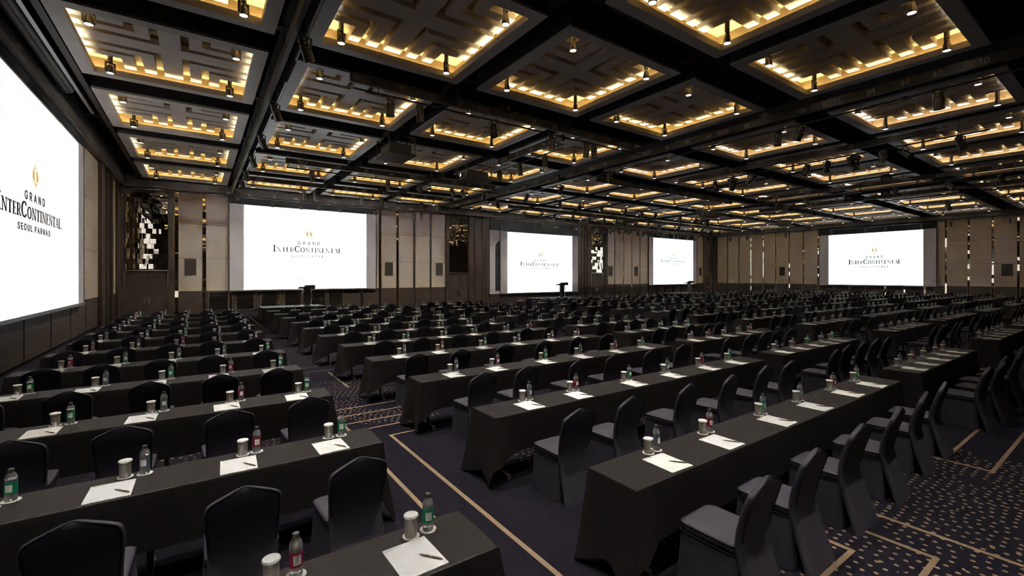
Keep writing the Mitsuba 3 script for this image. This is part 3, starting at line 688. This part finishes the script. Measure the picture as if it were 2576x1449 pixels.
# far pipes: over the middle and right screens
for (y, x0, x1, z, n0, lab) in ((31.3, 20, 52, 7.05, 26, 'over the middle and right far screens'), (29.4, 22.5, 46, 6.95, 16, 'before the middle screen'), (26.6, 18.5, 50, 7.15, 18, 'in front of the far screens'), (22.2, 18.5, 36.6, 7.2, 9, 'in the middle of the hall')):
    pipe((x0, y), (x1, y), z, f'long black pipe {lab}', 8)
    for n, x in enumerate(np.linspace(x0 + .8, x1 - .6, n0)):
        x += random.uniform(-.5, .5)
        if abs(x - 30.5) < .7 or abs(x - 36) < .6: x -= 1.2
        kd = random.choice(['tilt', 'steep', 'steep', 'tilt', 'down'])
        par(x, y, z, kd, random.choice([0, 30, 330, 60, 180, 270]), f'small stage light {lab}, {ORD[n + 1]} from the left')
mover(30.5, 26.6, 7.15, 20, 'moving head light high above the middle of the hall'); mover(36.0, 22.2, 7.2, 300, 'moving head light at the end of the middle pipe')
pipe((54.6, 4), (54.6, 32), 7.15, 'black pipe along the right wall', 7)
for n, y in enumerate((5.6, 6.9, 10.4, 12.3, 15.0, 16.6, 19.5, 24.0, 28.4, 30.5)):
    par(54.6, y, 7.15, 'down', 90, f'small stage light on the pipe along the right wall, {ORD[n + 1]} from the camera')

# hung projectors
def projector(x, y, z, rz, label, lens_on=False):
    k = new('projector'); tag(k, label, 'projector')
    M = trimesh.transformations.translation_matrix([x, y, z]) @ rot([0, 0, 1], rz)
    part(k, 'body', xf(cat(bx(-.42, .42, -.55, .55, -.02, .36), bx(-.40, .40, .55, .60, .03, .33)), M), 'm_projector')
    part(k, 'tray', xf(bx(-.55, .55, -.75, .75, -.09, -.05), M), 'm_soffit')
    for sx in (-1, 1):
        for sy in (-1, 1):
            part(k, 'post', xf(bx(sx * .52 - .015, sx * .52 + .015, sy * .68 - .015, sy * .68 + .015, -.08, .62), M), 'm_black_metal')
    part(k, 'top_frame', xf(cat(bx(-.55, .55, -.7, -.66, .60, .63), bx(-.55, .55, .66, .70, .60, .63), bx(-.55, -.51, -.7, .7, .60, .63), bx(.51, .55, -.7, .7, .60, .63)), M), 'm_black_metal')
    part(k, 'lens', xf(xf(lathe([(.10, 0), (.10, .10), (.085, .10), (.07, .06)], 16), rot([1, 0, 0], -90)), M @ trimesh.transformations.translation_matrix([.12, .60, .17])), 'm_black_metal', 35)
    part(k, 'lens_glass', xf(xf(lathe([(.068, .07), (.03, .085)], 14), rot([1, 0, 0], -90)), M @ trimesh.transformations.translation_matrix([.12, .60, .17])), 'm_lampglass', 40, **({'emitter': area((.75, .9, 1.0), 30, .3)} if lens_on else {}))
    part(k, 'side_vent', xf(cat([bx(.42, .428, -.45 + .05 * s, -.43 + .05 * s, .06, .28) for s in range(6)] + [bx(.42, .428, .1 + .05 * s, .12 + .05 * s, .06, .28) for s in range(5)]), M), 'm_black')
    sc = []
    for sy in (-.35, .35):
        for c in range(3):
            z0 = .63 + c * .28
            sc += [tube([(-.25, sy, z0), (0, sy, z0 + .14), (.25, sy, z0 + .28)], .012, 5), tube([(.25, sy, z0), (0, sy, z0 + .14), (-.25, sy, z0 + .28)], .012, 5)]
    part(k, 'scissor_lift', xf(cat(sc), M), 'm_black_metal', label='folding scissor lift to the ceiling')
projector(6.35, 17.1, 7.03, 0, 'dark projector in a hung frame facing the first far screen')
projector(11.1, 19.2, 7.03, 90, 'hung projector with its bright lens shining towards the left screen', True)
projector(33.0, 20.2, 7.0, 60, 'hung projector in the middle of the hall below a scissor lift')
projector(44.0, 19.5, 7.0, -90, 'hung projector before the screen on the right wall')

# ------------------------------------------------------------------ furniture prototypes
def rrect(w, d, r, n=4, cx=0, cy=0, z=0):
    p = []
    for qx, qy, a0 in ((1, 1, 0), (-1, 1, 90), (-1, -1, 180), (1, -1, 270)):
        for t in np.linspace(a0, a0 + 90, n):
            p.append((cx + qx * (w / 2 - r) + r * math.cos(math.radians(t)), cy + qy * (d / 2 - r) + r * math.sin(math.radians(t)), z))
    return np.array(p)

def chair_parts():
    # back: a slab lofted from the floor to the peaked top; the chair faces +y
    zs = [0, .03, .12, .25, .36, .45, .52, .60, .70, .78, .825, .85, .868, .888, .912, .935, .947]
    W = [.475, .472, .45, .425, .412, .405, .405, .415, .432, .440, .438, .425, .395, .325, .215, .105, .03]
    YC = [-.335, -.328, -.300, -.255, -.225, -.20, -.205, -.218, -.245, -.27, -.284, -.290, -.295, -.300, -.305, -.308, -.309]
    TH = [.05, .05, .055, .06, .06, .06, .06, .06, .056, .052, .050, .048, .046, .044, .042, .036, .02]
    back = loft([rrect(w, t, min(w, t) * .42, 4, 0, y, z) for z, w, y, t in zip(zs, W, YC, TH)])
    edge = []
    for s in (-1, 1):
        edge.append([(s * (w / 2 - .012), y - t / 2 + .002, z) for z, w, y, t in zip(zs[6:], W[6:], YC[6:], TH[6:])])
    seam = cat(tube(edge[0], .005, 5), tube(edge[1], .005, 5))
    # seat cushion
    seat = loft([rrect(.40, .42, .05, 4, 0, .015, .405), rrect(.425, .445, .06, 4, 0, .015, .42), rrect(.432, .45, .06, 4, 0, .015, .455), rrect(.425, .445, .06, 4, 0, .015, .474), rrect(.38, .40, .06, 4, 0, .015, .484), rrect(.2, .2, .05, 4, 0, .015, .487)])
    pip = cat(tube(np.vstack([rrect(.432, .45, .06, 5, 0, .015, .470)] + [rrect(.432, .45, .06, 5, 0, .015, .470)[:1]]), .004, 5), tube(np.vstack([rrect(.434, .452, .06, 5, 0, .015, .412)] + [rrect(.434, .452, .06, 5, 0, .015, .412)[:1]]), .004, 5))
    # skirt with inverted pleats at the front corners and the middle of the sides
    rings = []
    base = rrect(1, 1, .12, 6)[:, :2]
    per = np.cumsum(np.r_[0, np.hypot(*np.diff(np.vstack([base, base[:1]]), axis=0).T)]); L = per[-1]
    dense = np.linspace(0, L, 72, endpoint=False)
    px = np.interp(dense, per, np.r_[base[:, 0], base[0, 0]]); py = np.interp(dense, per, np.r_[base[:, 1], base[0, 1]])
    for t in np.linspace(0, 1, 6):
        z = .41 * (1 - t); w, d = .425 + .06 * t, .445 + .05 * t
        ang = np.arctan2(py, px)
        fold = .020 * t * (np.cos(ang * 8 + .6) + .5 * np.cos(ang * 13 + 1.1)) * (py > -.42)
        pl = np.zeros_like(ang)
        for a0 in (math.pi / 4, 3 * math.pi / 4, 0.0, math.pi):
            dd = (ang - a0 + math.pi) % (2 * math.pi) - math.pi
            pl -= .05 * t ** .6 * np.exp(-(dd / .07) ** 2)
        rr = 1 + fold + pl
        rings.append(np.stack([px * w * rr, py * d * rr + .015, np.full(72, z + .004)], 1))
    skirt = loft(rings, False, False)
    return dict(backrest=(back, 'm_chair', 60), back_seam=(seam, 'm_piping', 40), seat=(seat, 'm_chair', 60), seat_piping=(pip, 'm_piping', 40), skirt=(skirt, 'm_chair', 60))
group('chair', **chair_parts())

def table_parts(L, seed):
    """A long table under a cloth; x 0..L, y 0..D, cloth falling lower at its corners."""
    r = random.Random(seed); D, z0 = .505, .75
    n = []                                                             # the edge, walked round: (x, y, outward x, outward y, corner weight, long side)
    def side(x0, y0, x1, y1, ox, oy, m, long):
        for i in range(m):
            t = i / m
            n.append([x0 + (x1 - x0) * t, y0 + (y1 - y0) * t, ox, oy, 0, long])
    m = int(L / .075)
    side(0, 0, L, 0, 0, -1, m, 1); side(L, 0, L, D, 1, 0, 10, 0); side(L, D, 0, D, 0, 1, m, 1); side(0, D, 0, 0, -1, 0, 10, 0)
    E = np.array(n, float); N = len(E)
    for c in ((0, 0), (L, 0), (L, D), (0, D)):
        dist = np.hypot(E[:, 0] - c[0], E[:, 1] - c[1]); w = np.exp(-(dist / .13) ** 2); E[:, 4] = np.maximum(E[:, 4], w)
        k = np.argsort(dist)[:6]; o = np.array([1 if c[0] else -1, 1 if c[1] else -1]) / 1.4142
        for q in k:
            b = np.exp(-(dist[q] / .11) ** 2); E[q, 2:4] = E[q, 2:4] * (1 - b) + o * b
    ends = 1 - E[:, 5]
    drop = .41 + .19 * ends + .13 * E[:, 4]
    s = np.arange(N); ph = [r.uniform(0, 6.28) for _ in range(4)]
    fold = .012 * np.sin(s * .55 + ph[0]) + .010 * np.sin(s * .23 + ph[1]) + .006 * np.sin(s * 1.1 + ph[2])
    fold = fold * (.35 + .65 * np.maximum(ends, E[:, 4])) + .035 * E[:, 4] * np.sin(s * 2.1 + ph[3])
    rings = []
    rings.append(np.stack([E[:, 0] - E[:, 2] * .10, E[:, 1] - E[:, 3] * .10, np.full(N, z0)], 1))
    rings.append(np.stack([E[:, 0] - E[:, 2] * .012, E[:, 1] - E[:, 3] * .012, np.full(N, z0)], 1))
    rings.append(np.stack([E[:, 0] - E[:, 2] * .003, E[:, 1] - E[:, 3] * .003, np.full(N, z0 - .004)], 1))
    rings.append(np.stack([E[:, 0], E[:, 1], np.full(N, z0 - .014)], 1))
    for t in (.12, .3, .5, .7, .85, 1.0):
        o = (.015 + .025 * ends + .10 * E[:, 4]) * t ** 1.2 + fold * t + .004
        rings.append(np.stack([E[:, 0] + E[:, 2] * o, E[:, 1] + E[:, 3] * o, np.maximum(z0 - .014 - drop * t, .012)], 1))
    cloth = loft(rings[1:], False, False)
    top = bx(.012, L - .012, .012, D - .012, z0 - .002, z0)
    cloth = cat(cloth, top)
    parts_ = dict(cloth=(cloth, 'm_cloth', 40), tabletop=(bx(.03, L - .03, .03, D - .03, .715, .745), 'm_wood'))
    q = 0
    nt = round(L / 1.97)
    for i in range(nt):
        for dx in (.22, L / nt - .22):
            x = i * L / nt + dx
            parts_['leg' + (f'_{q:03d}' if q else '')] = (cat(tube([(x, .25, .715), (x, .25, .4), (x, .25, .05)], .022, 8), bx(x - .025, x + .025, .05, .46, .0, .05)), 'm_black_metal', 40); q += 1
    return parts_
TL = {2: 3.92, 3: 5.95}
for nt in (2, 3):
    for v in range(3):
        group(f'table_{nt}_{v}', **table_parts(TL[nt], nt * 10 + v))

def scallop(r, n=72, k=24, amp=.0016):
    a = np.arange(n) * 2 * np.pi / n; rr = r + amp * np.cos(k * a)
    return np.stack([rr * np.cos(a), rr * np.sin(a)], 1)
def disc(r, z0, z1):
    p = scallop(r); return loft([np.c_[p, np.full(len(p), z)] for z in (z0, z1)])
def lid_mesh():
    p = scallop(.043); return loft([np.c_[p * .99, np.full(len(p), -.010)], np.c_[p, np.full(len(p), -.001)], np.c_[p * .93, np.full(len(p), .003)]], False, True)

def bottle_parts(label_mat):
    shell = lathe([(.030, .001), (.033, .006), (.033, .040), (.0322, .044), (.033, .048), (.033, .140), (.0322, .145), (.0332, .150), (.0325, .160), (.028, .176), (.019, .190), (.0145, .196), (.0145, .203)], 24, True, True)
    water = lathe([(.028, .003), (.0312, .008), (.0312, .150)], 20, True, True)
    lab = lathe([(.0335, .052), (.0336, .053), (.0336, .132), (.0335, .133)], 28, False, False)
    a = np.radians(np.linspace(-128, -62, 9))
    plate = loft([np.stack([.0341 * np.cos(a), .0341 * np.sin(a), np.full(9, z)], 1) for z in (.066, .116)], False, False, closed=False)
    lines = []
    for z, s, e in ((.108, -118, -72), (.103, -112, -78), (.092, -112, -82), (.087, -108, -80), (.076, -116, -74)):
        b = np.radians(np.linspace(s, e, 6)); lines.append(loft([np.stack([.0344 * np.cos(b), .0344 * np.sin(b), np.full(6, q)], 1) for q in (z, z + .0013)], False, False, closed=False))
    cap = lathe([(.0165, .197), (.0172, .199), (.0172, .217), (.0160, .220), (.004, .2203)], 22)
    return dict(shell=(shell, 'm_shell', 50), water=(water, 'm_water', 50), label=(lab, label_mat, 50), label__plate=(plate, 'm_paper', True), label__print=(cat(lines), 'm_slate'), cap=(cap, 'm_cap', 40))
for nm in ('green', 'maroon', 'slate'): group('bottle_' + nm, **bottle_parts('m_' + nm))
def glass_parts():
    wall_ = lathe([(.0365, .003), (.0375, .040), (.0385, .125), (.0370, .125), (.0360, .030)], 24, False, False)
    base = lathe([(.034, .0), (.0362, .003), (.0364, .022), (.030, .0262), (.004, .0265)], 20, True, True)
    lid = lid_mesh(); lid.apply_translation([0, 0, .127])
    return dict(tumbler=(wall_, 'm_tumbler', 40), thick_base=(base, 'm_glass', 40), paper_lid=(lid, 'm_paper_lid', 40))
group('glass', **glass_parts())
group('coaster', disc=(disc(.051, 0, .003), 'm_paper_lid', 40))
def pad_parts():
    m = bx(-.13, .13, -.155, .155, 0, .005)
    t = meshkit.text_mesh('GRAND INTERCONTINENTAL', .0042, .0004); t.apply_translation([-.105, .136, .0051])
    em = extrude(leaf(.004, .0055), .0004); em.apply_translation([-.113, .138, .0051])
    return dict(sheet_block=(m, 'm_paper'), heading=(cat(t, em), 'm_slate'))
group('pad', **pad_parts())
def pen_parts():
    def along(m): return xf(m, rot([0, 1, 0], 90))
    body = along(lathe([(.0012, -.072), (.0035, -.058), (.0052, -.02), (.0055, .0), (.0050, .045), (.0034, .072)], 10)); body.apply_translation([0, 0, .0056])
    band = along(lathe([(.0058, -.002), (.0058, .004)], 10)); band.apply_translation([0, 0, .0056])
    clip = bx(.01, .055, -.0012, .0012, .0105, .0122)
    return dict(barrel=(body, 'm_black_metal', 40), band=(band, 'm_gold_trim', 40), clip=(clip, 'm_gold_trim'))
group('pen', **pen_parts())

# ------------------------------------------------------------------ the seating
Y0, PY = 2.17, 1.998
# block: left edge, tables in a run, offsets of the bottles along the run, name
BLOCKS = [(-2.485, 2, (.645, 1.39, 2.16, 2.905, 3.65), 'leftmost block'), (2.62, 3, (.76, 1.60, 2.66, 3.59, 4.60, 5.46), 'second block'), (9.47, 2, (.56, 1.31, 2.06, 2.79, 3.42), 'third block'),
          (15.85, 2, (.5, 1.25, 2.0, 2.75, 3.45), 'fourth block'), (20.95, 3, (.55, 1.5, 2.4, 3.4, 4.25, 5.2), 'fifth block'), (28.05, 2, (.56, 1.31, 2.06, 2.79, 3.42), 'sixth block'),
          (34.6, 2, (.5, 1.25, 2.0, 2.75, 3.45), 'seventh block'), (39.8, 3, (.55, 1.5, 2.4, 3.4, 4.25, 5.2), 'eighth block'), (46.8, 2, (.56, 1.31, 2.06, 2.79, 3.42), 'ninth block')]
BDRIFT = [0, .06, .03, -.01, -.02, -.05, -.08, -.09, -.1, -.14, -.17]
COLS = {(0, 0): 'ms' 'gm' 'g', (0, 1): 'mgsmg', (0, 2): 'mgsmg', (0, 3): 'gsgmg', (0, 4): 'mgssg', (1, 0): 'smgsmg', (1, 1): 'smgsmg', (1, 2): 'smgsmg', (1, 3): 'smgsmm', (2, 0): 'smsmm', (2, 1): 'smgsg', (2, 2): 'smgsm'}
seats, tables = [], []
for b, (x0, nt, offs, bn) in enumerate(BLOCKS):
    for r in range(11):
        xe = x0 + (BDRIFT[r] if b == 1 else 0) + random.uniform(-.02, .02); ye = Y0 + PY * r + random.uniform(-.02, .02)
        if b == 0 and r == 0: xe = -2.49
        tables.append((b, r, xe, ye, nt))
        cols = COLS.get((b, r)) or ''.join(random.choice('gmsgs') for _ in offs)
        for q, o in enumerate(offs):
            j = .03 if r or b > 2 else .0
            seats.append((b, r, q, xe + o + random.uniform(-j, j), ye, cols[q % len(cols)]))
for b, r, x, y, nt in tables:
    if not any(in_view(x + t * TL[nt], y, .75, 100) for t in (0, .25, .5, .75, 1)): continue
    key = inst(new('draped_table'), f'table_{nt}_{(b + r) % 3}', at(x, y, 0))
    tag(key, f"long black draped table, {ORD[r + 1] if r else 'nearest'} row, {BLOCKS[b][3]} from the left", 'table', 'draped conference tables')

kinds = {'g': ('green', 'green labelled'), 'm': ('maroon', 'maroon labelled'), 's': ('slate', 'grey blue labelled')}
# where each thing stands: (size rank, key name, group, transform, label, category, group phrase, far name)
things = []
for b, r, q, xb, y, c in seats:
    where = f"{ORD[q + 1]} seat from left, {ORD[r + 1] if r else 'nearest'} row, {BLOCKS[b][3]}"
    rs = random.Random(b * 1000 + r * 20 + q)
    yb = y + .402 + rs.uniform(-.012, .012)
    cxp = xb - .155 + rs.uniform(-.015, .015)
    if in_view(xb, yb, .8, 40):
        d = proj(xb, yb, .8)[2]
        gx, gy = xb - .113 + rs.uniform(-.006, .006), yb - .004 + rs.uniform(-.008, .012)
        pass
        things.append((d, 'coaster', 'coaster', at(xb, yb, .751), f'white scalloped coaster under the bottle, {where}', 'coaster', 'paper coasters'))
        things.append((d, 'coaster', 'coaster', at(gx, gy, .751, 20), f'white scalloped coaster under the glass, {where}', 'coaster', 'paper coasters'))
        things.append((d, 'water_bottle', 'bottle_' + kinds[c][0], at(xb, yb, .754, rs.uniform(-14, 22)), f'{kinds[c][1]} water bottle, {where}', 'bottle', 'water bottles on the tables'))
        if not (b == 1 and r == 2 and q == -1):
            things.append((d, 'covered_glass', 'glass', at(gx, gy, .754, rs.uniform(0, 30)), f'glass tumbler with a white paper lid, {where}', 'glass', 'covered glasses on the tables'))
        py = y + .172 + rs.uniform(-.008, .008); pr = rs.uniform(-3, 3)
        things.append((d, 'notepad', 'pad', at(cxp - .01, py, .751, pr), f'white notepad, {where}', 'notepad', 'notepads on the tables'))
        things.append((d, 'pen', 'pen', at(cxp + .06, py - .055, .756, -55 + rs.uniform(-6, 6)), f'black pen on the notepad, {where}', 'pen', 'pens on the notepads'))
    xc, yc = cxp - .03 + rs.uniform(-.04, .04), y - .44 + rs.uniform(-.05, .05)
    if b == 1 and r == 0: yc = y - .315 + rs.uniform(-.03, .03)
    if any(in_view(xc, yc - .1, z, 80) for z in (.1, .5, .9)):
        p = proj(xc, yc, .6)
        if p: things.append((p[2], 'covered_chair', 'chair', at(xc, yc, 0, rs.uniform(-5, 5)), f'dark navy covered chair, {where}', 'chair', 'covered banquet chairs'))
FAR = {'coaster': 'distant_coasters', 'water_bottle': 'distant_bottles', 'covered_glass': 'distant_glasses', 'notepad': 'distant_notepads', 'pen': 'distant_pens', 'covered_chair': 'distant_chairs'}
used = {}
for d, name, g, t, lab, ct, gp in sorted(things, key=lambda a: a[0]):
    k = used.get(name, 0); used[name] = k + 1
    if name == 'pen' and k >= 220: continue
    if k < 300:
        tag(inst(new(name), g, t), lab, ct, gp)
    else:
        inst(f'{FAR[name]}__{k - 299:03d}', g, t)
        if FAR[name] not in labels:
            tag(FAR[name], f'many small {ct}s on the farthest rows of the hall', ct + 's' if ct != 'glass' else 'glasses', kind='stuff')

# ------------------------------------------------------------------ stages and lecterns
def stage(x0, x1, y0, y1, h, label):
    k = new('stage_platform'); tag(k, label, 'stage')
    part(k, 'deck', bx(x0, x1, y0, y1, h - .04, h), 'm_stage')
    E = []
    for a, b_, ox, oy in (((x0, y0), (x1, y0), 0, -1), ((x1, y0), (x1, y1), 1, 0), ((x1, y1), (x0, y1), 0, 1), ((x0, y1), (x0, y0), -1, 0)):
        m = int(math.dist(a, b_) / .06)
        for i in range(m):
            t = i / m; E.append((a[0] + (b_[0] - a[0]) * t, a[1] + (b_[1] - a[1]) * t, ox, oy))
    E = np.array(E); s = np.arange(len(E)); fold = .016 * np.sin(s * 1.1) + .012 * np.sin(s * .47 + 1)
    rings = [np.stack([E[:, 0] + E[:, 2] * (.004 + (.06 + fold) * t), E[:, 1] + E[:, 3] * (.004 + (.06 + fold) * t), np.full(len(E), h - .005 - (h - .02) * t)], 1) for t in (0, .15, .5, 1)]
    part(k, 'skirt', loft(rings, False, False), 'm_cloth', 40)
stage(2.78, 6.0, 27.55, 29.3, .56, 'low dark stage with a cloth skirt before the first far screen')
stage(21.2, 25.2, 26.2, 28.4, .56, 'low dark stage with a cloth skirt before the middle screen')
stage(38.3, 42.2, 26.2, 28.4, .56, 'low dark stage with a cloth skirt near the far right corner')
def lectern(x, y, z, label):
    k = new('lectern'); tag(k, label, 'lectern')
    part(k, 'base', xf(lathe([(.30, z), (.30, z + .03), (.26, z + .045), (.05, z + .05)], 24), trimesh.transformations.translation_matrix([x, y, 0]) @ np.diag([1.2, .8, 1, 1])), 'm_chrome', 40)
    part(k, 'column', bx(x - .17, x + .17, y - .10, y + .10, z + .04, z + 1.02), 'm_black')
    for s in (-1, 1):
        a = np.linspace(0, 1, 12)
        part(k, 'side_tube', tube(np.stack([x + s * (.26 - .10 * (2 * a - 1) ** 2) if s > 0 else x - .26 + .10 * (2 * a - 1) ** 2 - .1 * (a - .5), np.full(12, y - .11), z + .03 + .98 * a], 1), .018, 8), 'm_chrome', 40)
    part(k, 'desk', xf(bx(-.38, .38, -.25, .25, -.02, .02), trimesh.transformations.translation_matrix([x - .06, y, z + 1.05]) @ rot([1, 0, 0], -10)), 'm_black')
    part(k, 'front_box', bx(x - .12, x + .40, y - .30, y + .05, z + .98, z + 1.20), 'm_stage')
    part(k, 'microphone_stem', tube([(x + .2, y, z + 1.2), (x + .19, y, z + 1.30), (x + .02, y, z + 1.42), (x - .22, y, z + 1.52)], .007, 6), 'm_black_metal', 40)
    part(k, 'microphone_head', tube([(x - .22, y, z + 1.52), (x - .25, y, z + 1.53), (x - .28, y, z + 1.54)], [.012, .018, .012], 8), 'm_black', 40)
lectern(5.15, 28.35, .56, 'black lectern with curved chrome tubes before the first far screen')
lectern(24.1, 27.5, .56, 'black lectern with curved chrome tubes before the middle screen')
lectern(41.1, 27.3, .56, 'black lectern with curved chrome tubes before the far right screen')
k = new('microphone_stand'); tag(k, 'thin gooseneck microphone standing left of the lectern before the middle screen', 'microphone')
part(k, 'foot', bx(22.0, 22.35, 27.1, 27.35, .56, .62), 'm_black')
part(k, 'stem', tube([(22.2, 27.2, .6), (22.2, 27.2, 1.0), (22.1, 27.2, 1.25), (21.95, 27.2, 1.42)], .008, 6), 'm_black_metal', 40)
